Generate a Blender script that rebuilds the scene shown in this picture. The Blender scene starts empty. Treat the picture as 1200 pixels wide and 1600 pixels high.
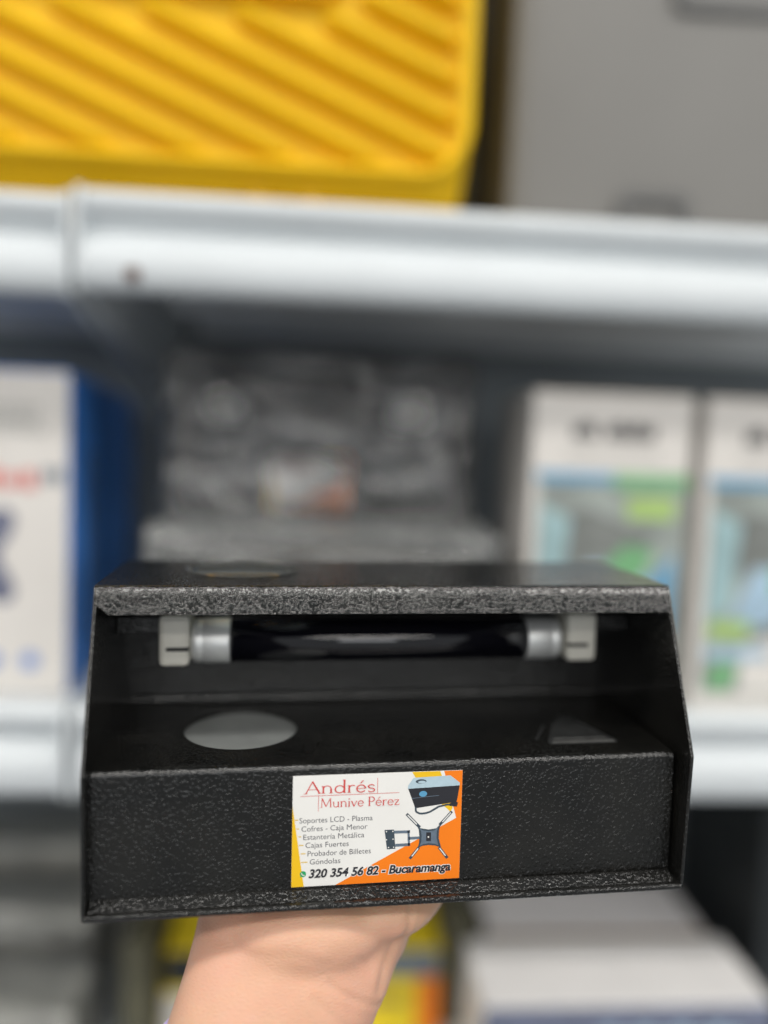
import bpy, bmesh, math, random
from mathutils import Vector, Matrix, noise
from mathutils.geometry import delaunay_2d_cdt
random.seed(7)
R = math.radians
S = bpy.context.scene
COL = S.collection

# ------------------------------------------------------------------ camera
cam_d = bpy.data.cameras.new('camera')
cam = bpy.data.objects.new('camera', cam_d); COL.objects.link(cam)
cam_d.sensor_fit = 'HORIZONTAL'; cam_d.sensor_width = 36.0; cam_d.lens = 36.9
cam_d.clip_start = 0.01; cam_d.clip_end = 50
cam.location = (0, 0, 1.35)
cam.rotation_euler = (R(85.597), R(-2.1437), R(-4.135))
cam_d.dof.use_dof = True
cam_d.dof.focus_distance = 0.2545
cam_d.dof.aperture_fstop = 2.2
S.camera = cam

# ------------------------------------------------------------------ light: an evenly lit shop with rows of ceiling tubes
W = bpy.data.worlds.new('World'); S.world = W; W.use_nodes = True
W.node_tree.nodes['Background'].inputs[0].default_value = (0.93, 0.97, 1.0, 1)
W.node_tree.nodes['Background'].inputs[1].default_value = 0.30

def ceiling_tube(loc, size, power, rot=(0, 0, 0), col=(1.0, 0.97, 0.92)):
    l = bpy.data.lights.new('ceiling_tube', 'AREA'); l.shape = 'RECTANGLE'
    l.size, l.size_y = size; l.energy = power; l.color = col
    o = bpy.data.objects.new('ceiling_tube', l); COL.objects.link(o)
    o.location = loc; o.rotation_euler = rot
    return o
for y_, n_, p_ in ((-0.4, 2, 9.5), (-1.35, 2, 11.5), (-2.7, 2, 11.5), (-4.3, 2, 11.5)):      # rows of flush ceiling fittings
    for i_ in range(-n_, n_ + 1):
        ceiling_tube((i_ * 1.3 + .12, y_, 2.7), (1.2, 0.13), p_)
ceiling_tube((.15, -6.0, 1.75), (4.6, 1.3), 44, (R(90), 0, 0), (.95, .98, 1.0)).name = 'tube_streak_panel'   # broad light added behind the camera for the streak on the lamp tube

S.view_settings.view_transform = 'Standard'
S.view_settings.look = 'None'
S.view_settings.exposure = 0.0
S.view_settings.gamma = 1.0
S.cycles.use_denoising = True
S.cycles.max_bounces = 10
S.cycles.transparent_max_bounces = 24
S.cycles.sample_clamp_indirect = 6.0

# ------------------------------------------------------------------ materials
def srgb(r, g, b):
    f = lambda c: (c / 255 / 12.92) if c <= 10 else ((c / 255 + 0.055) / 1.055) ** 2.4
    return (f(r), f(g), f(b), 1)

def mat(name, col, rough=0.5, metal=0.0, vary=0.08, scale=60, bump=0.0, bscale=400, bdist=0.0002, spec=0.5, coat=0.0, sss=0.0):
    m = bpy.data.materials.new(name); m.use_nodes = True
    nt = m.node_tree; p = nt.nodes['Principled BSDF']
    p.inputs['Roughness'].default_value = rough; p.inputs['Metallic'].default_value = metal
    p.inputs['Specular IOR Level'].default_value = spec
    p.inputs['Coat Weight'].default_value = coat
    tc = nt.nodes.new('ShaderNodeTexCoord')
    if vary > 0:
        n = nt.nodes.new('ShaderNodeTexNoise'); n.inputs['Scale'].default_value = scale; n.inputs['Detail'].default_value = 5
        nt.links.new(tc.outputs['Object'], n.inputs['Vector'])
        r = nt.nodes.new('ShaderNodeValToRGB')
        r.color_ramp.elements[0].position = 0.3; r.color_ramp.elements[1].position = 0.7
        r.color_ramp.elements[0].color = tuple(c * (1 - vary) for c in col[:3]) + (1,)
        r.color_ramp.elements[1].color = tuple(min(1, c * (1 + vary)) for c in col[:3]) + (1,)
        nt.links.new(n.outputs['Fac'], r.inputs['Fac']); nt.links.new(r.outputs['Color'], p.inputs['Base Color'])
    else:
        p.inputs['Base Color'].default_value = col
    if bump > 0:
        n2 = nt.nodes.new('ShaderNodeTexNoise'); n2.inputs['Scale'].default_value = bscale; n2.inputs['Detail'].default_value = 3
        nt.links.new(tc.outputs['Object'], n2.inputs['Vector'])
        b = nt.nodes.new('ShaderNodeBump'); b.inputs['Strength'].default_value = bump; b.inputs['Distance'].default_value = bdist
        nt.links.new(n2.outputs['Fac'], b.inputs['Height']); nt.links.new(b.outputs['Normal'], p.inputs['Normal'])
    if sss > 0:
        p.inputs['Subsurface Weight'].default_value = sss
        p.inputs['Subsurface Radius'].default_value = (1.0, 0.35, 0.2); p.inputs['Subsurface Scale'].default_value = 0.004
    return m

def powder_coat():
    """black hammered powder coat: rounded blisters about a millimetre across, with fine orange peel over them"""
    m = bpy.data.materials.new('black_powder_coat'); m.use_nodes = True
    nt = m.node_tree; p = nt.nodes['Principled BSDF']; N = nt.nodes.new; L = nt.links.new
    p.inputs['Roughness'].default_value = 0.24; p.inputs['Specular IOR Level'].default_value = 0.6
    tc = N('ShaderNodeTexCoord')
    warp = N('ShaderNodeTexNoise'); warp.inputs['Scale'].default_value = 420; warp.inputs['Detail'].default_value = 2
    L(tc.outputs['Object'], warp.inputs['Vector'])
    sub = N('ShaderNodeVectorMath'); sub.operation = 'SUBTRACT'; sub.inputs[1].default_value = (0.5, 0.5, 0.5)
    L(warp.outputs['Color'], sub.inputs[0])
    sc = N('ShaderNodeVectorMath'); sc.operation = 'SCALE'; sc.inputs['Scale'].default_value = 0.0012
    L(sub.outputs[0], sc.inputs[0])
    add = N('ShaderNodeVectorMath'); add.operation = 'ADD'
    L(tc.outputs['Object'], add.inputs[0]); L(sc.outputs[0], add.inputs[1])
    v = N('ShaderNodeTexNoise'); v.inputs['Scale'].default_value = 1000; v.inputs['Detail'].default_value = 1.0; v.inputs['Roughness'].default_value = 0.35
    L(add.outputs[0], v.inputs['Vector'])
    ms = N('ShaderNodeMapRange'); ms.interpolation_type = 'SMOOTHSTEP'; ms.inputs['From Min'].default_value = 0.42; ms.inputs['From Max'].default_value = 0.66
    L(v.outputs['Fac'], ms.inputs['Value'])
    n = N('ShaderNodeTexNoise'); n.inputs['Scale'].default_value = 2300; n.inputs['Detail'].default_value = 2
    L(tc.outputs['Object'], n.inputs['Vector'])
    mx = N('ShaderNodeMath'); mx.operation = 'MULTIPLY_ADD'; mx.inputs[1].default_value = 0.12
    L(n.outputs['Fac'], mx.inputs[0]); L(ms.outputs[0], mx.inputs[2])
    b = N('ShaderNodeBump'); b.inputs['Strength'].default_value = 0.8; b.inputs['Distance'].default_value = 0.00012
    L(mx.outputs[0], b.inputs['Height']); L(b.outputs['Normal'], p.inputs['Normal'])
    d = N('ShaderNodeTexNoise'); d.inputs['Scale'].default_value = 45; d.inputs['Detail'].default_value = 6
    L(tc.outputs['Object'], d.inputs['Vector'])
    r = N('ShaderNodeValToRGB'); r.color_ramp.elements[0].position = .35; r.color_ramp.elements[1].position = .75
    r.color_ramp.elements[0].color = (0.005, 0.005, 0.0047, 1); r.color_ramp.elements[1].color = (0.012, 0.0115, 0.0100, 1)
    k_ = r.color_ramp.elements.new(.86); k_.color = (0.032, 0.030, 0.026, 1)
    L(d.outputs['Fac'], r.inputs['Fac']); L(r.outputs['Color'], p.inputs['Base Color'])
    rr = N('ShaderNodeMapRange'); rr.inputs['From Min'].default_value = .3; rr.inputs['From Max'].default_value = .7; rr.inputs['To Min'].default_value = 0.05; rr.inputs['To Max'].default_value = 0.15
    d2_ = N('ShaderNodeTexNoise'); d2_.inputs['Scale'].default_value = 16; d2_.inputs['Detail'].default_value = 7; d2_.inputs['Distortion'].default_value = .8
    L(tc.outputs['Object'], d2_.inputs['Vector'])
    L(d2_.outputs['Fac'], rr.inputs['Value']); L(rr.outputs[0], p.inputs['Roughness'])
    return m

def film(name, haze=0.10, tint=(0.9, 0.92, 0.92, 1), scale=28):
    """clear plastic: mostly see-through, with glossy reflections and a little milkiness"""
    m = bpy.data.materials.new(name); m.use_nodes = True
    nt = m.node_tree; N = nt.nodes.new; L = nt.links.new
    nt.nodes.remove(nt.nodes['Principled BSDF']); out = nt.nodes['Material Output']
    tr = N('ShaderNodeBsdfTransparent'); gl = N('ShaderNodeBsdfGlossy'); df = N('ShaderNodeBsdfDiffuse')
    gl.inputs['Roughness'].default_value = 0.16; df.inputs['Color'].default_value = tint
    fr = N('ShaderNodeFresnel'); fr.inputs['IOR'].default_value = 1.8
    tc = N('ShaderNodeTexCoord'); nz = N('ShaderNodeTexNoise'); nz.inputs['Scale'].default_value = scale; nz.inputs['Detail'].default_value = 4
    nz.inputs['Distortion'].default_value = 0.8; nz.inputs['Detail'].default_value = 2.5
    mp = N('ShaderNodeMapping'); mp.inputs['Scale'].default_value = (.35, 1, 1.7); mp.inputs['Rotation'].default_value = (0, .5, .3)
    L(tc.outputs['Object'], mp.inputs['Vector']); L(mp.outputs[0], nz.inputs['Vector'])
    b = N('ShaderNodeBump'); b.inputs['Strength'].default_value = 0.9; b.inputs['Distance'].default_value = 0.02
    L(nz.outputs['Fac'], b.inputs['Height'])
    for q in (gl, fr): L(b.outputs['Normal'], q.inputs['Normal'])
    m1 = N('ShaderNodeMixShader'); L(fr.outputs[0], m1.inputs[0]); L(tr.outputs[0], m1.inputs[1]); L(gl.outputs[0], m1.inputs[2])
    m2 = N('ShaderNodeMixShader'); m2.inputs[0].default_value = haze
    L(m1.outputs[0], m2.inputs[1]); L(df.outputs[0], m2.inputs[2]); L(m2.outputs[0], out.inputs['Surface'])
    return m

def lens_mat():
    m = bpy.data.materials.new('clear_acrylic'); m.use_nodes = True
    nt = m.node_tree; N = nt.nodes.new; L = nt.links.new
    nt.nodes.remove(nt.nodes['Principled BSDF']); out = nt.nodes['Material Output']
    tr = N('ShaderNodeBsdfTransparent'); tr.inputs['Color'].default_value = (0.93, 0.96, 0.95, 1)
    gl = N('ShaderNodeBsdfGlossy'); gl.inputs['Roughness'].default_value = 0.06
    fr = N('ShaderNodeFresnel'); fr.inputs['IOR'].default_value = 1.49
    mx = N('ShaderNodeMixShader'); L(fr.outputs[0], mx.inputs[0]); L(tr.outputs[0], mx.inputs[1]); L(gl.outputs[0], mx.inputs[2])
    df = N('ShaderNodeBsdfDiffuse'); df.inputs['Color'].default_value = (.75, .78, .77, 1)
    m2 = N('ShaderNodeMixShader'); m2.inputs[0].default_value = 0.035
    L(mx.outputs[0], m2.inputs[1]); L(df.outputs[0], m2.inputs[2])
    L(m2.outputs[0], out.inputs['Surface'])
    return m

M = {}
M['coat'] = powder_coat()
M['acrylic'] = lens_mat()
M['film'] = film('clear_plastic_film', 0.03, scale=20)
M['shrink'] = film('milky_plastic_film', 0.14, (0.8, 0.82, 0.8, 1), scale=18)
M['window'] = mat('frosted_acrylic', (0.19, 0.20, 0.195, 1), 0.16, vary=0.12)
M['tube'] = mat('black_light_glass', (0.004, 0.004, 0.007, 1), 0.03, vary=0.0, spec=1.0)
M['alu'] = mat('brushed_aluminium', (0.80, 0.81, 0.80, 1), 0.42, metal=0.55, vary=0.05, scale=200, bump=0.15, bscale=900)
M['socket'] = mat('white_nylon', (0.66, 0.64, 0.57, 1), 0.45, vary=0.05, scale=150)
M['slot'] = mat('dark_slot', (0.012, 0.012, 0.012, 1), 0.6, vary=0)
M['hazard'] = mat('grey_film_sticker', (0.022, 0.023, 0.023, 1), 0.35, vary=0.4, scale=300)
M['hazard_line'] = mat('pale_film_line', (0.10, 0.10, 0.097, 1), 0.3, vary=0.3, scale=300)
M['card'] = mat('white_gloss_paper', (0.78, 0.77, 0.74, 1), 0.24, vary=0.02, scale=80, bump=0.08, bscale=260, bdist=0.0003)
M['p_red'] = mat('red_ink', (0.62, 0.055, 0.05, 1), 0.4, vary=0.04)
M['p_orange'] = mat('orange_ink', (0.86, 0.20, 0.005, 1), 0.38, vary=0.03)
M['p_yellow'] = mat('yellow_ink', (0.82, 0.50, 0.01, 1), 0.38, vary=0.03)
M['p_black'] = mat('black_ink', (0.022, 0.022, 0.028, 1), 0.4, vary=0.05)
M['p_grey'] = mat('grey_ink', (0.07, 0.07, 0.085, 1), 0.4, vary=0.05)
M['p_slate'] = mat('slate_ink', (0.12, 0.16, 0.21, 1), 0.4, vary=0.12, scale=900)
M['p_slate2'] = mat('dark_slate_ink', (0.045, 0.065, 0.085, 1), 0.4, vary=0.12, scale=900)
M['p_sky'] = mat('pale_blue_ink', (0.42, 0.55, 0.62, 1), 0.4, vary=0.06, scale=500)
M['p_blue'] = mat('blue_ink', (0.10, 0.32, 0.52, 1), 0.4, vary=0.06)
M['p_green'] = mat('green_ink', (0.02, 0.33, 0.12, 1), 0.4, vary=0.05)
M['p_tan'] = mat('tan_ink', (0.68, 0.46, 0.10, 1), 0.4, vary=0.04)
M['bright_carton'] = mat('bright_white_carton', (0.82, 0.80, 0.79, 1), 0.45, vary=0.04, scale=20)
M['photo_dark'] = mat('dark_photo_print', (0.17, 0.18, 0.17, 1), 0.4, vary=0.4, scale=30)
M['faded_blue'] = mat('faded_blue_print', (0.17, 0.27, 0.55, 1), 0.5, vary=0.1)
M['text_grey'] = mat('pale_grey_print', (0.40, 0.40, 0.38, 1), 0.5, vary=0.1)
M['faded_red'] = mat('faded_red_print', (0.62, 0.22, 0.20, 1), 0.5, vary=0.15)
M['faded_navy'] = mat('faded_navy_print', (0.15, 0.16, 0.23, 1), 0.5, vary=0.3, scale=90)
M['shelf'] = mat('white_shelf_enamel', (0.63, 0.665, 0.685, 1), 0.34, vary=0.03, scale=14, bump=0.05, bscale=300)
M['shelf_under'] = mat('white_shelf_enamel_lightened', (0.86, 0.87, 0.87, 1), 0.4, vary=0.06, scale=12)  # paler than the rail enamel, in place of light bounced up from below
M['panel'] = mat('slate_grey_panel', (0.25, 0.275, 0.29, 1), 0.5, vary=0.08, scale=9)
M['rust'] = mat('rust', (0.09, 0.035, 0.02, 1), 0.8, vary=0.4, scale=300)
M['yellow'] = mat('yellow_plastic', (0.83, 0.51, 0.004, 1), 0.45, vary=0.03, scale=10, bump=0.1, bscale=500, spec=0.25)
M['grey_case'] = mat('grey_plastic_case', (0.17, 0.165, 0.155, 1), 0.42, vary=0.08, scale=7, bump=0.08, bscale=300)
M['case_dark'] = mat('dark_grey_plastic', (0.11, 0.11, 0.108, 1), 0.5, vary=0.06)
M['white_carton'] = mat('white_carton', (0.66, 0.63, 0.595, 1), 0.5, vary=0.04, scale=20)
M['blue_carton'] = mat('blue_carton', (0.07, 0.29, 0.86, 1), 0.35, vary=0.15, scale=25)
M['navy_carton'] = mat('navy_carton', (0.045, 0.13, 0.42, 1), 0.4, vary=0.15, scale=25)
M['bright_blue'] = mat('bright_blue_print', (0.05, 0.28, 0.85, 1), 0.35, vary=0.06, scale=25)
M['kraft'] = mat('brown_cardboard', (0.28, 0.20, 0.13, 1), 0.8, vary=0.12, scale=60)
M['lilac_carton'] = mat('pale_lilac_carton', (0.74, 0.72, 0.73, 1), 0.5, vary=0.04, scale=15)
M['slate_print'] = mat('blue_grey_print', (0.16, 0.18, 0.26, 1), 0.5, vary=0.3, scale=60)
M['yel_carton'] = mat('yellow_carton', (0.80, 0.60, 0.015, 1), 0.4, vary=0.05, scale=30)
M['lime'] = mat('lime_print', (0.36, 0.52, 0.16, 1), 0.4, vary=0.12, scale=40)
M['green2'] = mat('green_print', (0.17, 0.40, 0.19, 1), 0.4, vary=0.12, scale=40)
M['teal'] = mat('teal_print', (0.30, 0.44, 0.46, 1), 0.4, vary=0.25, scale=50)
M['photo_grey'] = mat('grey_photo_print', (0.27, 0.30, 0.28, 1), 0.4, vary=0.45, scale=26)
M['pale_blue'] = mat('pale_blue_print', (0.36, 0.50, 0.62, 1), 0.4, vary=0.3, scale=40)
M['cyan_blue'] = mat('cyan_blue_print', (0.12, 0.31, 0.48, 1), 0.4, vary=0.08, scale=40)
M['black_box'] = mat('black_block', (0.013, 0.016, 0.018, 1), 0.5, vary=0.2, scale=20)
M['grey_pack'] = mat('grey_wrapped_goods', (0.55, 0.54, 0.49, 1), 0.45, vary=0.45, scale=22)
M['olive'] = mat('olive_grey_carton', (0.10, 0.095, 0.06, 1), 0.6, vary=0.3, scale=20)
M['cloth'] = mat('lilac_knit', (0.52, 0.42, 0.70, 1), 0.85, vary=0.08, scale=300, bump=0.5, bscale=900, bdist=0.0006)

def skin_mat():
    m = bpy.data.materials.new('skin'); m.use_nodes = True
    nt = m.node_tree; p = nt.nodes['Principled BSDF']; N = nt.nodes.new; L = nt.links.new
    tc = N('ShaderNodeTexCoord')
    n = N('ShaderNodeTexNoise'); n.inputs['Scale'].default_value = 38; n.inputs['Detail'].default_value = 6; n.inputs['Roughness'].default_value = 0.6
    L(tc.outputs['Object'], n.inputs['Vector'])
    r = N('ShaderNodeValToRGB'); e = r.color_ramp.elements
    e[0].position = .30; e[0].color = (0.60, 0.36, 0.225, 1)
    e[1].position = .72; e[1].color = (0.67, 0.41, 0.285, 1)
    k = e.new(.5); k.color = (0.64, 0.395, 0.25, 1)
    L(n.outputs['Fac'], r.inputs['Fac']); L(r.outputs['Color'], p.inputs['Base Color'])
    p.inputs['Roughness'].default_value = 0.47; p.inputs['Specular IOR Level'].default_value = 0.42
    big = N('ShaderNodeTexNoise'); big.inputs['Scale'].default_value = 13; big.inputs['Detail'].default_value = 3; big.inputs['Distortion'].default_value = .6
    L(tc.outputs['Object'], big.inputs['Vector'])
    br = N('ShaderNodeMapRange'); br.inputs['From Min'].default_value = .42; br.inputs['From Max'].default_value = .66; br.inputs['To Max'].default_value = .75
    L(big.outputs['Fac'], br.inputs['Value'])
    mixc = N('ShaderNodeMix'); mixc.data_type = 'RGBA'; mixc.inputs['B'].default_value = (0.65, 0.345, 0.25, 1)
    L(br.outputs[0], mixc.inputs['Factor']); L(r.outputs['Color'], mixc.inputs['A']); L(mixc.outputs['Result'], p.inputs['Base Color'])
    p.inputs['Subsurface Weight'].default_value = 0.32
    p.inputs['Subsurface Radius'].default_value = (1.0, 0.32, 0.18); p.inputs['Subsurface Scale'].default_value = 0.005
    v = N('ShaderNodeTexVoronoi'); v.feature = 'DISTANCE_TO_EDGE'; v.inputs['Scale'].default_value = 700
    mp = N('ShaderNodeMapping'); mp.inputs['Scale'].default_value = (0.6, 1, 1.3); mp.inputs['Rotation'].default_value = (0, 0.6, 0)
    L(tc.outputs['Object'], mp.inputs['Vector']); L(mp.outputs[0], v.inputs['Vector'])
    b = N('ShaderNodeBump'); b.inputs['Strength'].default_value = 0.4; b.inputs['Distance'].default_value = 0.0004
    L(v.outputs['Distance'], b.inputs['Height']); L(b.outputs['Normal'], p.inputs['Normal'])
    return m
M['skin'] = skin_mat()

# ------------------------------------------------------------------ helpers
def link(name, me, m=None, parent=None):
    o = bpy.data.objects.new(name, me); COL.objects.link(o)
    if m is not None and me is not None:
        for k in (m if isinstance(m, (list, tuple)) else [m]): me.materials.append(k)
    if parent is not None: o.parent = parent
    return o

def tag(o, label, cat, group=None, kind=None):
    o['label'] = label; o['category'] = cat
    if group: o['group'] = group
    if kind: o['kind'] = kind
    return o

def thing(name, label, cat, loc=(0, 0, 0), rot=(0, 0, 0), group=None):
    o = bpy.data.objects.new(name, None); COL.objects.link(o)
    o.location = loc; o.rotation_euler = rot; o.empty_display_size = 0.02
    return tag(o, label, cat, group)

def from_bm(name, bm, m, parent=None, smooth=False):
    bmesh.ops.recalc_face_normals(bm, faces=bm.faces[:])
    me = bpy.data.meshes.new(name); bm.to_mesh(me); bm.free()
    if smooth:
        for f in me.polygons: f.use_smooth = True
    return link(name, me, m, parent)

def bm_box(bm, x0, x1, y0, y1, z0, z1, bev=0.0, seg=2):
    r = bmesh.ops.create_cube(bm, size=1)
    vs = r['verts']
    for v in vs:
        v.co = Vector(((x0 + x1) / 2 + v.co.x * (x1 - x0), (y0 + y1) / 2 + v.co.y * (y1 - y0), (z0 + z1) / 2 + v.co.z * (z1 - z0)))
    if bev > 0:
        es = list({e for v in vs for e in v.link_edges})
        bmesh.ops.bevel(bm, geom=es, offset=bev, segments=seg, profile=0.5, affect='EDGES')

def box(name, x0, x1, y0, y1, z0, z1, m, parent=None, bev=0.0, seg=2):
    bm = bmesh.new(); bm_box(bm, x0, x1, y0, y1, z0, z1, bev, seg)
    return from_bm(name, bm, m, parent)

def prism(name, pts, axis, a, b, m, parent=None, bev=0.0, smooth=False):
    """closed outline of (u,v) extruded along an axis: 'X' -> (y,z) outline, 'Y' -> (x,z) outline, 'Z' -> (x,y) outline"""
    bm = bmesh.new()
    def P(u, v, t): return {'X': (t, u, v), 'Y': (u, t, v), 'Z': (u, v, t)}[axis]
    A = [bm.verts.new(P(u, v, a)) for u, v in pts]; B = [bm.verts.new(P(u, v, b)) for u, v in pts]
    bm.faces.new(A); bm.faces.new(B[::-1])
    n = len(pts)
    for i in range(n): bm.faces.new((A[i], B[i], B[(i + 1) % n], A[(i + 1) % n]))
    if bev > 0:
        bmesh.ops.recalc_face_normals(bm, faces=bm.faces[:])
        bmesh.ops.bevel(bm, geom=[e for e in bm.edges if e.calc_face_angle(0) > 0.5], offset=bev, segments=2, profile=0.5, affect='EDGES')
    return from_bm(name, bm, m, parent, smooth)

def flat(name, pts, y, m, parent=None):
    """flat print on a plane that faces -Y: (x,z) outlines, one or several"""
    polys = pts if isinstance(pts[0][0], (list, tuple)) else [pts]
    vs, fs = [], []
    for k, pl in enumerate(polys):
        i = len(vs); vs += [(x, y - k * 2e-6, z) for x, z in pl]; fs.append(list(range(i, i + len(pl))))
    me = bpy.data.meshes.new(name); me.from_pydata(vs, [], fs); me.update()
    return link(name, me, m, parent)

def rect(x0, x1, z0, z1): return [(x0, z0), (x1, z0), (x1, z1), (x0, z1)]

def ell(cx, cz, rx, rz, n=28): return [(cx + rx * math.cos(2 * math.pi * i / n), cz + rz * math.sin(2 * math.pi * i / n)) for i in range(n)]

def stroke(pts, w):
    """quads along a polyline, mitred"""
    L, Rr = [], []
    n = len(pts)
    for i, p in enumerate(pts):
        a = Vector(pts[max(0, i - 1)]); b = Vector(pts[min(n - 1, i + 1)]); d = (b - a)
        d = d.normalized() if d.length > 0 else Vector((1, 0)); nn = Vector((-d.y, d.x)) * w / 2
        L.append((p[0] + nn.x, p[1] + nn.y)); Rr.append((p[0] - nn.x, p[1] - nn.y))
    return [[L[i], L[i + 1], Rr[i + 1], Rr[i]] for i in range(n - 1)]

def lathe(name, prof, m, parent=None, n=40, axis='X', centre=(0, 0, 0)):
    """profile of (t, r) turned round an axis through centre"""
    bm = bmesh.new(); rings = []
    for t, r in prof:
        ring = []
        for i in range(n):
            a = 2 * math.pi * i / n; c, s = r * math.cos(a), r * math.sin(a)
            p = (t, c, s) if axis == 'X' else (c, s, t)
            ring.append(bm.verts.new(Vector(p) + Vector(centre)))
        rings.append(ring)
    for a, b in zip(rings, rings[1:]):
        for i in range(n): bm.faces.new((a[i], a[(i + 1) % n], b[(i + 1) % n], b[i]))
    bm.faces.new(rings[0]); bm.faces.new(rings[-1])
    o = from_bm(name, bm, m, parent)
    for f in o.data.polygons: f.use_smooth = len(f.vertices) == 4
    return o

def text_mesh(name, s, x0, x1, base, cap, y, m, parent, shear=0.0, offset=0.0):
    c = bpy.data.curves.new('tmp_text', 'FONT'); c.body = s; c.shear = shear; c.offset = offset; c.resolution_u = 3
    o = bpy.data.objects.new('tmp_text', c); COL.objects.link(o)
    bpy.context.view_layer.update()
    me = bpy.data.meshes.new_from_object(o.evaluated_get(bpy.context.evaluated_depsgraph_get()))
    bpy.data.objects.remove(o); bpy.data.curves.remove(c)
    xs = [v.co.x for v in me.vertices]
    a, b = min(xs), max(xs); ky = cap / 0.729; kx = (x1 - x0) / (b - a)
    for v in me.vertices:
        v.co = Vector((x0 + (v.co.x - a) * kx, y, base + v.co.y * ky))
    me.name = name
    return link(name, me, m, parent)

def copy_tree(o, parent=None):
    c = o.copy(); COL.objects.link(c); c.parent = parent
    for ch in list(o.children): copy_tree(ch, c)
    return c

# ------------------------------------------------------------------ shelving
def lip_profile(z0, y0):
    """front rail of a shelf, outline in (y,z): rounded ridge, shallow groove, deep bowed face, return under"""
    P = [(y0 + .022, z0 + .043), (y0 + .0075, z0 + .0555), (y0 + .0035, z0 + .0552), (y0 + .0005, z0 + .0525), (y0 - .0003, z0 + .0490),
         (y0 + .0006, z0 + .0460), (y0 + .0085, z0 + .0375), (y0 + .0108, z0 + .0350), (y0 + .0106, z0 + .0335), (y0 + .0055, z0 + .0300), (y0 + .0012, z0 + .0260),
         (y0 - .0012, z0 + .0215), (y0 - .0016, z0 + .0130), (y0 - .0006, z0 + .0070), (y0 + .0022, z0 + .0015), (y0 + .005, z0), (y0 + .014, z0),
         (y0 + .014, z0 + .002), (y0 + .0115, z0 + .003), (y0 + .0125, z0 + .041)]
    return P

def shelf(name, label, x0, x1, z0, y0, depth=0.335):
    """steel shelf; z0 is the underside of the front rail"""
    t = thing(name, label, 'shelf', ((x0 + x1) / 2, y0, z0))
    t_inv = Vector((-(x0 + x1) / 2, -y0, -z0))
    def mv(o):
        o.data.transform(Matrix.Translation(t_inv)); return o
    o = mv(prism('front_rail', lip_profile(z0, y0), 'X', x0, x1, M['shelf'], t, smooth=True))
    o.data.set_sharp_from_angle(angle=R(40))
    mv(box('deck', x0 + .001, x1 - .001, y0 + .021, y0 + depth, z0 + .041, z0 + .0435, M['shelf'], t, .0006))
    mv(box('underside_tray', x0 + .002, x1 - .002, y0 + .0135, y0 + depth, z0 + .0375, z0 + .0405, M['shelf_under'], t))
    for yy in (.16, .27):
        mv(prism('stiffener', [(y0 + yy, z0 + .037), (y0 + yy + .008, z0 + .017), (y0 + yy + .034, z0 + .017), (y0 + yy + .042, z0 + .037)], 'X', x0 + .02, x1 - .02, M['shelf_under'], t, .001))
    for xa in (x0, x1 - .003):
        mv(prism('end_bracket', [(y0 + .0145, z0 + .037), (y0 + .0145, z0 - .001), (y0 + .03, z0 - .006), (y0 + .14, z0 - .027), (y0 + depth, z0 - .06), (y0 + depth, z0 + .037)], 'X', xa, xa + .003, M['shelf'], t, .0008))
        xc = xa - .0012 if xa == x0 else xa + .0002
        mv(prism('end_cap', [(y0 + .012, z0 - .003), (y0 + .002, z0 - .002), (y0 - .0032, z0 + .006), (y0 - .0036, z0 + .050), (y0 - .001, z0 + .0562), (y0 + .012, z0 + .0572)], 'X', xc, xc + .004, M['shelf'], t, .0014))
    return t
YS = 0.46
XR0, XR1 = -0.1425, 0.76
XL0, XL1 = -1.05, -0.1485
upper = shelf('shelf', 'white enamelled shelf with a rust spot, carrying the yellow crate', XR0, XR1, 1.435, YS)
shelf('shelf', 'white shelf end at the upper left, beside the rust-spotted shelf', XL0, XL1, 1.4325, YS + .004)
lower = shelf('shelf', 'white shelf under the green-striped cartons and bagged black boxes', XR0, XR1, 1.1385, YS)
shelf('shelf', 'white shelf under the white and blue carton at the left', XL0, XL1, 1.1385, YS + .002)
shelf('shelf', 'lowest white shelf below the hand, carrying yellow and white cartons', XR0, XR1, 0.842, YS)
shelf('shelf', 'lowest shelf at the bottom left under the grey wrapped packs', XL0, XL1, 0.842, YS + .002)
# chipped enamel, rusted
pts = []
for i in range(16):
    a = 2 * math.pi * i / 16; k = 0.7 + 0.5 * noise.noise(Vector((math.cos(a) * 1.7, math.sin(a) * 1.7, 3)))
    pts.append((-.1115 + .0062 * k * math.cos(a), 1.4440 + .0048 * k * math.sin(a)))
bm = bmesh.new()
A = [bm.verts.new((x, .4574, z)) for x, z in pts]; B = [bm.verts.new((x, .4590, z)) for x, z in pts]
bm.faces.new(A); bm.faces.new(B[::-1])
for i in range(16): bm.faces.new((A[i], B[i], B[(i + 1) % 16], A[(i + 1) % 16]))
o = from_bm('rust_spot', bm, M['rust'], upper); o.data.transform(Matrix.Translation(-Vector(upper.location)))

for nm, lab, x0, x1 in (('back_panel', 'slate grey back panel of the shelving behind the bagged boxes', -.1455, .77), ('back_panel', 'slate grey back panel of the left shelving bay behind the blue cartons', -1.06, -.1465)):
    b = box(nm, x0, x1, .800, .806, .55, 2.1, M['panel']); tag(b, lab, 'panel')

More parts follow.
